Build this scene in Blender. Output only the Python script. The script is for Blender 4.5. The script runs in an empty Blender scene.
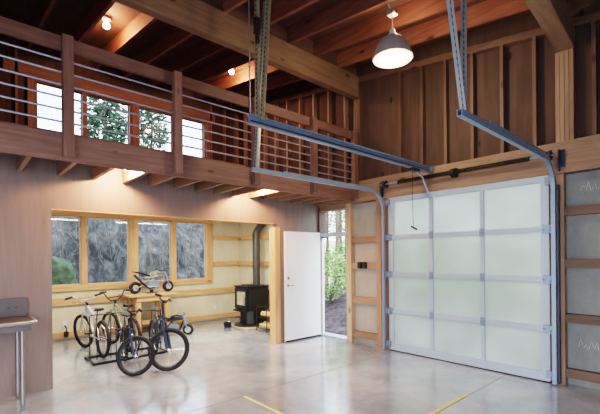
import bpy, bmesh, math, random
from mathutils import Vector, Matrix
random.seed(7)
C = bpy.context.scene.collection
PI = math.pi

# ------------------------------------------------------------------ materials
def new_mat(name):
    m = bpy.data.materials.new(name); m.use_nodes = True
    nt = m.node_tree; nt.nodes.clear()
    out = nt.nodes.new('ShaderNodeOutputMaterial')
    b = nt.nodes.new('ShaderNodeBsdfPrincipled')
    nt.links.new(b.outputs[0], out.inputs[0])
    return m, nt, b, out

def coords(nt, scale=(1, 1, 1), loc=(0, 0, 0), rnd=True):
    tc = nt.nodes.new('ShaderNodeTexCoord'); mp = nt.nodes.new('ShaderNodeMapping')
    mp.inputs['Scale'].default_value = scale; mp.inputs['Location'].default_value = loc
    nt.links.new(tc.outputs['Object'], mp.inputs[0])
    if rnd:
        oi = nt.nodes.new('ShaderNodeObjectInfo'); ad = nt.nodes.new('ShaderNodeVectorMath'); ad.operation = 'SCALE'
        cb = nt.nodes.new('ShaderNodeCombineXYZ')
        for i in range(3): nt.links.new(oi.outputs['Random'], cb.inputs[i])
        nt.links.new(cb.outputs[0], ad.inputs[0]); ad.inputs['Scale'].default_value = 37.0
        a2 = nt.nodes.new('ShaderNodeVectorMath'); a2.operation = 'ADD'
        nt.links.new(mp.outputs[0], a2.inputs[0]); nt.links.new(ad.outputs[0], a2.inputs[1])
        return a2.outputs[0]
    return mp.outputs[0]

def noise(nt, vec, scale, detail=4, rough=.55, dist=0):
    n = nt.nodes.new('ShaderNodeTexNoise')
    n.inputs['Scale'].default_value = scale; n.inputs['Detail'].default_value = detail
    n.inputs['Roughness'].default_value = rough; n.inputs['Distortion'].default_value = dist
    nt.links.new(vec, n.inputs['Vector']); return n.outputs['Fac']

def ramp(nt, fac, stops):
    r = nt.nodes.new('ShaderNodeValToRGB'); e = r.color_ramp.elements
    while len(e) < len(stops): e.new(.5)
    for el, (p, c) in zip(e, stops):
        el.position = p; el.color = (*c, 1)
    nt.links.new(fac, r.inputs[0]); return r.outputs[0]

def mixc(nt, fac, a, b, mode='MIX'):
    m = nt.nodes.new('ShaderNodeMix'); m.data_type = 'RGBA'; m.blend_type = mode
    for s, v in ((m.inputs[0], fac), (m.inputs[6], a), (m.inputs[7], b)):
        if isinstance(v, (int, float)): s.default_value = v
        elif isinstance(v, tuple): s.default_value = (*v, 1)
        else: nt.links.new(v, s)
    return m.outputs[2]

def vary(nt, col, amt=.25):
    oi = nt.nodes.new('ShaderNodeObjectInfo')
    mr = nt.nodes.new('ShaderNodeMapRange'); mr.inputs[3].default_value = 1 - amt; mr.inputs[4].default_value = 1 + amt
    nt.links.new(oi.outputs['Random'], mr.inputs[0])
    h = nt.nodes.new('ShaderNodeHueSaturation'); nt.links.new(mr.outputs[0], h.inputs['Value']); nt.links.new(col, h.inputs['Color'])
    return h.outputs[0]

def wood(name, light, dark, axis, rough=.6, knots=True, var=.2, grain=22):
    m, nt, b, out = new_mat(name)
    sc = [1, 1, 1]; sc[axis] = .07
    v = coords(nt, tuple(sc))
    f = noise(nt, v, grain, 6, .6, .6)
    c = ramp(nt, f, [(.3, dark), (.68, light)])
    v2 = coords(nt, tuple(1 if i != axis else .5 for i in range(3)))
    f2 = noise(nt, v2, 3.0, 3)
    c = mixc(nt, ramp(nt, f2, [(.4, (0, 0, 0)), (.75, (.45, .45, .45))]), c, tuple(x * .62 for x in dark))
    if knots:
        vo = nt.nodes.new('ShaderNodeTexVoronoi'); vo.inputs['Scale'].default_value = 4.0
        sk = [1, 1, 1]; sk[axis] = .45
        nt.links.new(coords(nt, tuple(sk)), vo.inputs['Vector'])
        k = ramp(nt, vo.outputs['Distance'], [(.07, (1, 1, 1)), (.13, (0, 0, 0))])
        c = mixc(nt, k, c, tuple(x * .4 for x in dark))
    c = vary(nt, c, var)
    nt.links.new(c, b.inputs['Base Color']); b.inputs['Roughness'].default_value = rough
    return m

def plain(name, col, rough=.5, metal=0, var=.08, scale=12, rvar=0):
    m, nt, b, out = new_mat(name)
    f = noise(nt, coords(nt), scale, 4)
    c = ramp(nt, f, [(.3, tuple(x * (1 - var) for x in col)), (.7, tuple(min(1, x * (1 + var)) for x in col))])
    nt.links.new(c, b.inputs['Base Color'])
    b.inputs['Roughness'].default_value = rough; b.inputs['Metallic'].default_value = metal
    return m

def emit(name, col, s):
    m, nt, b, out = new_mat(name)
    b.inputs['Base Color'].default_value = (*col, 1)
    b.inputs['Emission Color'].default_value = (*col, 1); b.inputs['Emission Strength'].default_value = s
    return m

M = {}
RL, RD = (.31, .162, .122), (.18, .088, .067)
for i, ax in enumerate('xyz'):
    M['red_' + ax] = wood('red_fir_' + ax, RL, RD, i)
    M['pine_' + ax] = wood('pine_' + ax, (.72, .43, .215), (.55, .28, .12), i, var=.1)
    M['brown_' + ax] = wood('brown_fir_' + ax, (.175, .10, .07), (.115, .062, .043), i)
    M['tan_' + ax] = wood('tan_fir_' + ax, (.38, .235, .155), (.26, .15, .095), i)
M['pale_z'] = wood('pale_fir', (.6, .42, .28), (.46, .3, .18), 2, var=.05)
M['rafter'] = wood('rafter_fir', (.34, .132, .08), (.2, .073, .048), 1)
M['osb'] = wood('dark_sheathing', (.115, .066, .046), (.066, .037, .027), 2, .75, True, .05, 9)
M['deck'] = wood('roof_deck', (.15, .07, .05), (.08, .038, .03), 1, .8, False, .05, 9)

def m_plywood():
    m, nt, b, out = new_mat('plywood_wall')
    v = coords(nt, (1, 1, .1), rnd=False)
    f = noise(nt, v, 7, 7, .65, 1.2)
    c = ramp(nt, f, [(.25, (.185, .135, .12)), (.75, (.29, .22, .195))])
    f2 = noise(nt, coords(nt, (1, 1, 1), rnd=False), 1.1, 3)
    c = mixc(nt, ramp(nt, f2, [(.4, (0, 0, 0)), (.8, (.5, .5, .5))]), c, (.24, .17, .15))
    nt.links.new(c, b.inputs['Base Color']); b.inputs['Roughness'].default_value = .55
    return m
M['ply'] = m_plywood()

def m_panel(name, base, alt, seam, axis_scale):
    m, nt, b, out = new_mat(name)
    f = noise(nt, coords(nt, (1, 1, .5), rnd=False), 3.5, 7, .65)
    c = ramp(nt, f, [(.3, alt), (.7, base)])
    f2 = noise(nt, coords(nt, (1, 1, 1), rnd=False), 26, 3)
    c = mixc(nt, ramp(nt, f2, [(.55, (0, 0, 0)), (.8, (.35, .35, .35))]), c, tuple(x * .7 for x in alt))
    nt.links.new(c, b.inputs['Base Color']); b.inputs['Roughness'].default_value = .75
    return m
M['cement'] = m_panel('cement_board', (.27, .265, .26), (.19, .185, .18), None, 1)
M['board_l'] = m_panel('pale_cement_board', (.42, .39, .34), (.33, .30, .26), None, 1)
M['cream'] = m_panel('cream_board', (.72, .65, .47), (.58, .52, .36), None, 1)

def m_floor():
    m, nt, b, out = new_mat('polished_concrete')
    v = coords(nt, (1, 1, 1), rnd=False)
    f = noise(nt, v, .9, 9, .62, .6)
    c = ramp(nt, f, [(.33, (.20, .225, .26)), (.5, (.34, .375, .425)), (.68, (.50, .535, .58))])
    f2 = noise(nt, v, 4.5, 8, .7)
    c = mixc(nt, ramp(nt, f2, [(.45, (0, 0, 0)), (.8, (.5, .5, .5))]), c, (.19, .2, .225))
    nt.links.new(c, b.inputs['Base Color'])
    fr = noise(nt, v, 2.5, 5)
    mr = nt.nodes.new('ShaderNodeMapRange'); mr.inputs[3].default_value = .10; mr.inputs[4].default_value = .26
    nt.links.new(fr, mr.inputs[0]); nt.links.new(mr.outputs[0], b.inputs['Roughness'])
    b.inputs['Specular IOR Level'].default_value = .8; b.inputs['Coat Weight'].default_value = .6; b.inputs['Coat Roughness'].default_value = .12; b.inputs['Coat IOR'].default_value = 1.6
    bp = nt.nodes.new('ShaderNodeBump'); bp.inputs['Strength'].default_value = .02
    nt.links.new(noise(nt, v, 5, 3), bp.inputs['Height']); nt.links.new(bp.outputs[0], b.inputs['Normal'])
    return m
M['floor'] = m_floor()

def m_glass():
    m, nt, b, out = new_mat('window_glass')
    nt.nodes.remove(b)
    t = nt.nodes.new('ShaderNodeBsdfTransparent'); t.inputs[0].default_value = (.93, .96, .96, 1)
    g = nt.nodes.new('ShaderNodeBsdfGlossy'); g.inputs['Roughness'].default_value = .03
    lw = nt.nodes.new('ShaderNodeLayerWeight'); lw.inputs['Blend'].default_value = .5
    pw = nt.nodes.new('ShaderNodeMath'); pw.operation = 'POWER'; pw.inputs[1].default_value = 5; nt.links.new(lw.outputs['Facing'], pw.inputs[0])
    fz = nt.nodes.new('ShaderNodeMath'); fz.operation = 'MULTIPLY_ADD'; fz.inputs[1].default_value = .9; fz.inputs[2].default_value = .04; nt.links.new(pw.outputs[0], fz.inputs[0])
    mx = nt.nodes.new('ShaderNodeMixShader')
    nt.links.new(fz.outputs[0], mx.inputs[0]); nt.links.new(t.outputs[0], mx.inputs[1]); nt.links.new(g.outputs[0], mx.inputs[2])
    nt.links.new(mx.outputs[0], out.inputs[0]); return m
M['glass'] = m_glass()

def m_frost():
    m, nt, b, out = new_mat('frosted_panel')
    nt.nodes.remove(b)
    f = noise(nt, coords(nt, (1, 1, 1), rnd=False), 1.3, 2)
    c = ramp(nt, f, [(.38, (.32, .335, .30)), (.62, (.46, .445, .43))])
    t = nt.nodes.new('ShaderNodeBsdfTranslucent'); nt.links.new(c, t.inputs[0])
    d = nt.nodes.new('ShaderNodeBsdfDiffuse'); d.inputs[0].default_value = (.7, .73, .72, 1)
    r = nt.nodes.new('ShaderNodeBsdfRefraction'); r.inputs['Roughness'].default_value = .45; r.inputs['IOR'].default_value = 1.1
    r.inputs[0].default_value = (.66, .69, .66, 1)
    g = nt.nodes.new('ShaderNodeBsdfGlossy'); g.inputs['Roughness'].default_value = .3
    m1 = nt.nodes.new('ShaderNodeMixShader'); m1.inputs[0].default_value = .18
    nt.links.new(t.outputs[0], m1.inputs[1]); nt.links.new(d.outputs[0], m1.inputs[2])
    m2 = nt.nodes.new('ShaderNodeMixShader'); m2.inputs[0].default_value = .35
    nt.links.new(m1.outputs[0], m2.inputs[1]); nt.links.new(r.outputs[0], m2.inputs[2])
    m3 = nt.nodes.new('ShaderNodeMixShader'); m3.inputs[0].default_value = .04
    nt.links.new(m2.outputs[0], m3.inputs[1]); nt.links.new(g.outputs[0], m3.inputs[2])
    nt.links.new(m3.outputs[0], out.inputs[0]); return m
M['frost'] = m_frost()

M['alu'] = plain('brushed_aluminium', (.43, .5, .6), .4, .15, .03)
M['rail_metal'] = plain('galvanised_steel', (.26, .33, .44), .38, .4, .05, 30)
M['bar'] = plain('railing_bar_steel', (.42, .42, .5), .4, .55)
M['stainless'] = plain('stainless_steel', (.3, .28, .28), .42, .8)
M['steel_brown'] = plain('stainless_brown_reflection', (.13, .115, .115), .5, .6)  # same stainless table, with its brownish dark reflection put into the colour
M['hanger_grey'] = plain('grey_angle_iron', (.33, .33, .345), .45, .4)
M['black'] = plain('black_iron', (.018, .02, .024), .42, .2)
M['soot'] = plain('stove_pipe_black', (.06, .058, .052), .5, .2)
M['rubber'] = plain('black_rubber', (.016, .016, .018), .75)
M['plastic'] = plain('black_plastic', (.016, .016, .02), .65)
M['dark_steel'] = plain('dark_blue_steel', (.05, .06, .09), .4, .6)
M['white'] = plain('white_paint', (.9, .91, .93), .35, 0, .02)
M['white_plate'] = plain('white_plate', (.75, .75, .72), .4, 0, .02)
M['silver'] = plain('silver_paint', (.55, .55, .54), .3, .45)
M['chrome'] = plain('chrome', (.6, .6, .62), .18, .95)
M['olive'] = plain('tan_bronze_paint', (.26, .23, .17), .35, .4)
M['navy'] = plain('dark_blue_paint', (.05, .065, .12), .3, .4)
M['coal'] = plain('matte_black_paint', (.025, .025, .03), .35, .3)
M['lamp_metal'] = plain('lamp_grey_metal', (.42, .38, .37), .55, .0)
M['hearth'] = plain('hearth_tile', (.5, .42, .29), .6, 0, .15)
M['stove_glass'] = plain('stove_window', (.42, .36, .24), .12, 0, .35, 9)
M['yellow'] = plain('yellow_floor_paint', (.72, .6, .22), .5, 0, .2, 30)
M['joint'] = plain('control_joint', (.14, .14, .15), .8)
M['bark'] = wood('bark', (.3, .22, .16), (.1, .075, .06), 2, .9, False)
M['log_end'] = plain('split_log', (.55, .38, .2), .8, 0, .25, 20)
M['bulb'] = emit('warm_bulb', (1, .82, .55), 22)
M['lens'] = emit('lamp_lens', (1, .84, .58), 1.15)
M['conduit'] = plain('grey_conduit', (.35, .35, .36), .4, .6)
M['brass_angle'] = plain('weathered_angle_iron', (.42, .38, .28), .45, .6, .2, 25)

def m_slots(name, col):
    m, nt, b, out = new_mat(name)
    w = nt.nodes.new('ShaderNodeTexWave'); w.bands_direction = 'Z'; w.inputs['Scale'].default_value = .314 / .045 * 1.0
    nt.links.new(coords(nt, (1, 1, 1), rnd=False), w.inputs['Vector'])
    nt.links.new(ramp(nt, w.outputs['Fac'], [(.45, (.02, .02, .024)), (.6, col)]), b.inputs['Base Color'])
    b.inputs['Roughness'].default_value = .45; b.inputs['Metallic'].default_value = .5; return m
M['slots_rail_metal'] = m_slots('slotted_steel', (.42, .47, .55)); M['slots_hanger_grey'] = m_slots('slotted_grey_angle', (.33, .33, .345)); M['slots_brass_angle'] = m_slots('slotted_angle_iron', (.42, .38, .28))

def m_hill():
    m, nt, b, out = new_mat('rocky_brush_slope')
    f = noise(nt, coords(nt, (1.3, .6, .8), rnd=False), 1.5, 12, .74, 2.2)
    c = ramp(nt, f, [(.36, (.012, .013, .015)), (.47, (.045, .044, .046)), (.57, (.12, .115, .11)), (.70, (.25, .235, .22))])
    f2 = noise(nt, coords(nt, (1, 1, 1), rnd=False), .8, 4)
    c = mixc(nt, ramp(nt, f2, [(.55, (0, 0, 0)), (.75, (.6, .6, .6))]), c, (.04, .055, .03))
    nt.links.new(c, b.inputs['Base Color']); b.inputs['Roughness'].default_value = .95; return m
M['hill'] = m_hill()
M['moss'] = plain('mossy_rock', (.07, .10, .055), .9, 0, .75, 6)
M['gravel'] = plain('pale_gravel', (.42, .41, .40), .9, 0, .2, 14)
M['mulch'] = plain('dark_mulch', (.075, .055, .06), .95, 0, .7, 9)
M['leaf'] = plain('leaf_green', (.15, .27, .075), .5, 0, .5, 3)
M['leaf_dark'] = plain('needle_green', (.06, .11, .06), .6, 0, .5, 3)
M['leaf_pale'] = plain('leaf_pale_green', (.33, .44, .17), .5, 0, .4, 3)
M['twig'] = plain('grey_twig', (.15, .14, .135), .9, 0, .4, 8)

# ------------------------------------------------------------------ mesh builder (world coordinates)
class MB:
    def __init__(s): s.bm = bmesh.new()
    def hexa(s, p):                                     # 8 corners, bottom ring then top ring
        v = [s.bm.verts.new(q) for q in p]
        for f in ((3, 2, 1, 0), (4, 5, 6, 7), (0, 1, 5, 4), (1, 2, 6, 5), (2, 3, 7, 6), (3, 0, 4, 7)):
            s.bm.faces.new([v[i] for i in f])
        return s
    def box(s, x0, x1, y0, y1, z0, z1):
        return s.hexa([(x0, y0, z0), (x1, y0, z0), (x1, y1, z0), (x0, y1, z0), (x0, y0, z1), (x1, y0, z1), (x1, y1, z1), (x0, y1, z1)])
    def tube(s, pts, r, n=10, cap=True):
        pts = [Vector(p) for p in pts]; rs = r if isinstance(r, (list, tuple)) else [r] * len(pts)
        rings = []; up = None
        for i, p in enumerate(pts):
            if i == 0: t = pts[1] - p
            elif i == len(pts) - 1: t = p - pts[i - 1]
            else: t = (pts[i + 1] - p).normalized() + (p - pts[i - 1]).normalized()
            t.normalize()
            if up is None:
                a = Vector((0, 0, 1)) if abs(t.z) < .9 else Vector((1, 0, 0)); up = t.cross(a).normalized()
            up = (up - t * up.dot(t)).normalized(); w = t.cross(up)
            rings.append([s.bm.verts.new(p + (up * math.cos(2 * PI * k / n) + w * math.sin(2 * PI * k / n)) * rs[i]) for k in range(n)])
        for a, b in zip(rings, rings[1:]):
            for k in range(n): s.bm.faces.new((a[k], a[(k + 1) % n], b[(k + 1) % n], b[k]))
        if cap: s.bm.faces.new(rings[0][::-1]); s.bm.faces.new(rings[-1])
        return s
    def bar(s, a, b, w, h, up=(0, 0, 1)):               # rectangular bar between points
        a, b = Vector(a), Vector(b); t = (b - a).normalized(); u = Vector(up)
        sd = t.cross(u).normalized() * w / 2; uu = sd.cross(t).normalized() * h / 2
        P = [a - sd - uu, a + sd - uu, b + sd - uu, b - sd - uu, a - sd + uu, a + sd + uu, b + sd + uu, b - sd + uu]
        return s.hexa(P)
    def sweep(s, pts, prof, side):                       # open profile (list of (side, normal)) along a path in a plane; side = plane normal
        pts = [Vector(p) for p in pts]; side = Vector(side).normalized(); rings = []
        for i, p in enumerate(pts):
            t = (pts[min(i + 1, len(pts) - 1)] - pts[max(i - 1, 0)]).normalized(); nn = side.cross(t)
            rings.append([s.bm.verts.new(p + side * a + nn * b) for a, b in prof])
        n = len(prof)
        for a, b in zip(rings, rings[1:]):
            for k in range(n): s.bm.faces.new((a[k], a[(k + 1) % n], b[(k + 1) % n], b[k]))
        s.bm.faces.new(rings[0][::-1]); s.bm.faces.new(rings[-1]); return s
    def lathe(s, c, prof, n=24, axis=(0, 0, 1), closed=False):   # prof: (r, h) along axis
        c = Vector(c); ax = Vector(axis).normalized()
        u = ax.cross(Vector((0, 0, 1)) if abs(ax.z) < .9 else Vector((1, 0, 0))).normalized(); w = ax.cross(u)
        rings = []
        for r, h in prof:
            if r < 1e-5: rings.append([s.bm.verts.new(c + ax * h)])
            else: rings.append([s.bm.verts.new(c + ax * h + (u * math.cos(2 * PI * k / n) + w * math.sin(2 * PI * k / n)) * r) for k in range(n)])
        pairs = list(zip(rings, rings[1:]))
        if closed: pairs.append((rings[-1], rings[0]))
        for a, b in pairs:
            for k in range(n):
                k2 = (k + 1) % n
                if len(a) == 1 and len(b) == 1: continue
                if len(a) == 1: s.bm.faces.new((a[0], b[k2], b[k]))
                elif len(b) == 1: s.bm.faces.new((a[k], a[k2], b[0]))
                else: s.bm.faces.new((a[k], a[k2], b[k2], b[k]))
        return s
    def torus(s, c, R, r, axis, n=32, m=8):
        return s.lathe(c, [(R + r * math.cos(2 * PI * k / m), r * math.sin(2 * PI * k / m)) for k in range(m)], n, axis, True)
    def quad(s, p):
        s.bm.faces.new([s.bm.verts.new(q) for q in p]); return s
    def prism(s, poly, d):                               # polygon pts (3D) extruded by vector d
        d = Vector(d); a = [s.bm.verts.new(Vector(p)) for p in poly]; b = [s.bm.verts.new(Vector(p) + d) for p in poly]
        n = len(a); s.bm.faces.new(a[::-1]); s.bm.faces.new(b)
        for k in range(n): s.bm.faces.new((a[k], a[(k + 1) % n], b[(k + 1) % n], b[k]))
        return s
    def build(s, name, mat, parent=None, smooth=False, bevel=0, origin=None):
        bm = s.bm
        bmesh.ops.recalc_face_normals(bm, faces=bm.faces[:])
        if bevel:
            bmesh.ops.bevel(bm, geom=[e for e in bm.edges if len(e.link_faces) == 2 and e.calc_face_angle(0) > .5], offset=bevel, segments=2, affect='EDGES', clamp_overlap=True)
        if parent is None:
            if origin is None:
                xs = [v.co for v in bm.verts]
                mn = [min(v[i] for v in xs) for i in range(3)]; mx = [max(v[i] for v in xs) for i in range(3)]
                origin = ((mn[0] + mx[0]) / 2, (mn[1] + mx[1]) / 2, mn[2])
            bmesh.ops.translate(bm, verts=bm.verts[:], vec=-Vector(origin))
        else:
            w = Vector((0, 0, 0)); p = parent
            while p: w += Vector(p.location); p = p.parent
            bmesh.ops.translate(bm, verts=bm.verts[:], vec=-w)
        me = bpy.data.meshes.new(name); bm.to_mesh(me); bm.free()
        for p in me.polygons: p.use_smooth = smooth
        if smooth:
            try: me.set_sharp_from_angle(angle=.7)
            except Exception: pass
        o = bpy.data.objects.new(name, me); C.objects.link(o); me.materials.append(mat)
        if parent is None: o.location = origin
        else: o.parent = parent
        return o

def empty(name, loc):
    o = bpy.data.objects.new(name, None); o.empty_display_size = .1; C.objects.link(o); o.location = loc; return o
def tag(o, label, cat, group=None):
    o['label'] = label; o['category'] = cat
    if group: o['group'] = group
    return o
def thing(name, loc, label, cat, group=None): return tag(empty(name, loc), label, cat, group)
def struct(o, label=None, cat=None):
    o['kind'] = 'structure'
    if label: o['label'] = label; o['category'] = cat
    return o
def B(*a): return MB().box(*a)

# ------------------------------------------------------------------ numbers measured from the photograph
WX = 5.20        # face of the studs of the garage-door wall
SX = 5.29        # its sheathing
PY = 5.22        # face of the plywood partition
BY = 8.20        # back wall of alcove and loft
FY = 4.30        # face of the balcony edge
def RZ(y): return 4.0 + .141 * y      # underside of rafters
RDEP = .24

# ------------------------------------------------------------------ floor
floor = struct(B(-1.5, 5.36, -2.2, 8.34, -.1, 0).build('floor', M['floor']), 'pale grey polished concrete floor', 'floor')
jt = MB()
jt.box(-1.5, 5.15, 3.497, 3.503, 0, .0015).box(-1.5, 5.15, 1.847, 1.852, 0, .0015)
jt.build('control_joint', M['joint'], floor)
tag(B(2.295, 2.325, 2.2, 3.49, 0, .002).build('floor_stripe', M['yellow']), 'pale yellow painted stripe on concrete at centre foreground, running towards the viewer', 'floor marking')
tag(B(3.25, 4.10, 1.855, 1.895, 0, .002).build('floor_stripe', M['yellow']), 'pale yellow painted stripe on concrete pointing at the garage door, right foreground', 'floor marking')

# ------------------------------------------------------------------ plywood partition with the alcove opening
w = MB()
w.box(-1.5, .832, PY, PY + .14, 0, 2.09)
w.box(4.22, 5.28, PY, PY + .14, 0, 2.09)
w.box(-1.5, 5.28, PY, PY + .14, 2.09, 2.70)
fil = [(4.22, PY, 2.09), (4.22, PY, 1.99)] + [(4.12 + .1 * math.cos(a), PY, 1.99 + .1 * math.sin(a)) for a in [PI / 2 * k / 6 for k in range(1, 6)]] + [(4.12, PY, 2.09)]
w.prism(fil, (0, .14, 0))
wl = struct(w.build('wall_left', M['ply']), 'brownish plywood partition with wide alcove opening', 'wall')
struct(B(4.11, 4.22, PY - .012, PY + .15, 0, 2.02).build('trim_1', M['pine_z']), 'light wood post at right side of alcove opening', 'trim')
struct(B(.832, 4.11, PY + .002, PY + .14, 2.075, 2.09).build('trim_2', M['pine_x']), 'thin wood edge along the top of alcove opening', 'trim')

# ------------------------------------------------------------------ back wall (alcove below, loft above)
LOFT_Z = 2.75
wins_lo = [(.93, 2.73), (2.73, 4.56)]
wins_up = [(1.02, 1.87), (1.87, 2.74), (2.80, 3.66), (3.66, 4.42)]
w = MB()
w.box(-1.5, .93, BY, BY + .14, 0, LOFT_Z); w.box(4.56, 5.36, BY, BY + .14, 0, LOFT_Z)
w.box(.93, 4.56, BY, BY + .14, 0, .93); w.box(.93, 4.56, BY, BY + .14, 2.40, LOFT_Z)
wb = struct(w.build('wall_back', M['cream']), 'cream panelled back wall of alcove with wood girts', 'wall')
for z0, z1 in ((.65, .77), (.05, .15)):
    B(-1.4, 5.28, BY - .06, BY, z0, z1).build('girt', M['pine_x'], wb)
for z in (1.98, 1.36):
    B(4.56, 5.28, BY - .06, BY, z - .05, z + .05).build('girt', M['pine_x'], wb)
w = MB()
w.box(-1.5, 1.02, BY, BY + .14, LOFT_Z, 5.44); w.box(4.42, 5.36, BY, BY + .14, LOFT_Z, 5.44)
w.box(1.02, 4.42, BY, BY + .14, LOFT_Z, 3.80); w.box(1.02, 4.42, BY, BY + .14, 4.70, 5.44)
wbu = struct(w.build('wall_back', M['osb']), 'dark wood sheathed back wall of loft with exposed studs', 'wall')
for x in (-.7, -.3, .1, .42, .8, 4.52, 4.9, 5.2):
    B(x - .02, x + .02, BY - .09, BY, LOFT_Z, 5.12).build('stud', M['red_z'], wbu)
B(.62, 4.62, BY - .09, BY, 4.72, 4.95).build('window_header', M['red_x'], wbu)
for x in (1.0, 2.77, 4.44):
    B(x - .045, x + .045, BY - .09, BY, LOFT_Z, 4.72).build('stud', M['red_z'], wbu)
B(.9, 4.5, BY - .09, BY, 3.70, 3.80).build('window_sill', M['red_x'], wbu)
for x in (1.45, 1.87, 2.3, 3.2, 3.66, 4.05):
    B(x - .02, x + .02, BY - .09, BY, LOFT_Z, 3.70).build('stud', M['red_z'], wbu)

wn = 0
def window(label, x0, x1, z0, z1, fr, splits, mat_v, mat_h, y=BY, mulw=.1):
    """frame with vertical mullions, set in the back wall; splits = pane edges"""
    global wn; wn += 1
    root = struct(empty('window_%d' % wn, ((x0 + x1) / 2, y, z0)), label, 'window')
    f = MB(); ya, yb = y - .05, y + .07
    f.box(x0, x1, ya, yb, z0, z0 + fr[2]); f.box(x0, x1, ya, yb, z1 - fr[3], z1)
    f.build('head_and_sill', mat_h, root, bevel=.006)
    edges = [x0] + [v for s_ in splits for v in s_] + [x1]
    for a, b in zip(edges[0::2], edges[1::2]):
        if b - a > .01: B(a, b, ya, yb, z0 + fr[2], z1 - fr[3]).build('mullion', mat_v, root, bevel=.005)
    for a, b in splits:
        sash = MB(); t = .013
        for q in ((a, a + t, z0 + fr[2], z1 - fr[3]), (b - t, b, z0 + fr[2], z1 - fr[3])): sash.box(q[0], q[1], y + .02, y + .062, q[2], q[3])
        sash.box(a + t, b - t, y + .02, y + .062, z0 + fr[2], z0 + fr[2] + t); sash.box(a + t, b - t, y + .02, y + .062, z1 - fr[3] - t, z1 - fr[3])
        so = sash.build('sash', mat_v, root)
        B(a + t, b - t, y + .04, y + .046, z0 + fr[2] + t, z1 - fr[3] - t).build('pane', M['glass'], so)
    return root
window('left pair of alcove panes in light wood frame, green mound outside', .93, 2.73, .90, 2.41, (0, 0, .115, .10), [(1.03, 1.78), (1.88, 2.65)], M['pine_z'], M['pine_x'])
window('right pair of alcove panes in light wood frame, behind small motorbike on bench', 2.73, 4.56, .90, 2.41, (0, 0, .115, .10), [(2.83, 3.55), (3.655, 4.40)], M['pine_z'], M['pine_x'])
LW = [('leftmost loft window, bright white sky', 1.04, 1.87, [(1.1, 1.82)]), ('second loft window from left, showing dark tree with pale trunk', 1.87, 2.74, [(1.9, 2.68)]),
      ('third loft window from left, showing sparse tree', 2.80, 3.66, [(2.88, 3.6)]), ('rightmost loft window, bright white sky', 3.66, 4.42, [(3.74, 4.36)])]
for lab, a, b, sp in LW: window(lab, a, b, 3.78, 4.72, (0, 0, .05, .05), sp, M['red_z'], M['red_x'])

# ------------------------------------------------------------------ right wall (garage door wall)
zt = lambda y: RZ(y) + .245
w = MB()
for y0, y1 in ((-2.2, 8.34),):
    w.hexa([(SX, y0, 2.43), (SX + .06, y0, 2.43), (SX + .06, y1, 2.43), (SX, y1, 2.43), (SX, y0, zt(y0)), (SX + .06, y0, zt(y0)), (SX + .06, y1, zt(y1)), (SX, y1, zt(y1))])
wr = struct(w.build('wall_right', M['osb']), 'wood sheathed garage door wall with exposed studs', 'wall')
for (y0, y1, z0, z1), mt in (((-2.2, 1.36, 0, 2.43), 'cement'), ((3.60, 4.50, 0, 2.43), 'board_l'), ((5.36, 8.2, 0, 2.43), 'cream'), ((5.24, 5.36, 0, 2.43), 'white')):
    B(SX if mt != 'cream' else SX + .02, SX + .06, y0, y1, z0, z1).build('wall_panel', M[mt], wr)
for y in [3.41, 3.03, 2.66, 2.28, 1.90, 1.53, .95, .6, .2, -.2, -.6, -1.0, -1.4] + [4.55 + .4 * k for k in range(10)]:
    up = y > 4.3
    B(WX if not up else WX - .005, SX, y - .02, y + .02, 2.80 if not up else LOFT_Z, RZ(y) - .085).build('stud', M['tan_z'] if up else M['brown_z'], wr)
for k in range(4):
    B(WX - .005, SX, 1.135 + .045 * k, 1.176 + .045 * k, 2.80, 3.835).build('beam_post_ply', M['tan_z'], wr)
for y in (4.22, 4.27, 4.32):
    B(WX - .005, SX, y - .022, y + .022, 2.80, 4.23).build('beam_post_ply', M['brown_z'], wr)
h = MB(); y0, y1 = -2.2, 8.2
h.hexa([(WX - .01, y0, RZ(y0) - .09), (SX, y0, RZ(y0) - .09), (SX, y1, RZ(y1) - .09), (WX - .01, y1, RZ(y1) - .09), (WX - .01, y0, RZ(y0)), (SX, y0, RZ(y0)), (SX, y1, RZ(y1)), (WX - .01, y1, RZ(y1))])
h.build('top_plate', M['brown_y'], wr)
B(WX - .015, SX, -2.2, 5.2, 2.62, 2.80).build('lintel', M['tan_y'], wr)
B(WX - .03, SX, -2.2, 5.2, 2.436, 2.615).build('lintel', M['tan_y'], wr)
# posts and girts at floor level
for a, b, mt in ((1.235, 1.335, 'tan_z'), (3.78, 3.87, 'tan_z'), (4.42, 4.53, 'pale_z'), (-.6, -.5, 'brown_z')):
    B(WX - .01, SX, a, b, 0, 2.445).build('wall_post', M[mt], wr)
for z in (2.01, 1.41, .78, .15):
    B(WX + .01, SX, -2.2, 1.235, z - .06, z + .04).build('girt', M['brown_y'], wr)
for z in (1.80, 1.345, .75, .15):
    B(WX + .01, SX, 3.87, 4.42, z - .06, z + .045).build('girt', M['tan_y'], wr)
for z in (1.98, 1.36, .71, .10):
    B(SX - .06, SX + .02, 5.36, 8.14, z - .05, z + .05).build('girt', M['pine_y'], wr)
for a, b in ((1.336, 1.385), (3.595, 3.79)):
    B(WX + .005, SX + .05, a, b, 0, 2.436).build('door_jamb', M['tan_z'], wr)
# illegible chalk scribbles on the boards
def scribble(c, w_, h_, k):
    random.seed(k); m = MB(); x = SX - .003
    for i in range(4):
        y = c[0] - i * w_ / 4
        m.tube([(x, y, c[1]), (x, y - w_ * .1, c[1] + h_ * random.uniform(.4, 1)), (x, y - w_ * .2, c[1] + h_ * random.uniform(-.2, .4))], .004, 5)
    return m.build('chalk_mark', M['white_plate'], wr)
M['chalk'] = plain('chalk', (.55, .54, .52), .9)
for c, w_, h_, k in (((1.10, 2.22), .22, .12, 1), ((1.13, .44), .2, .1, 2)):
    scribble(c, w_, h_, k).data.materials[0] = M['chalk']

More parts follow.
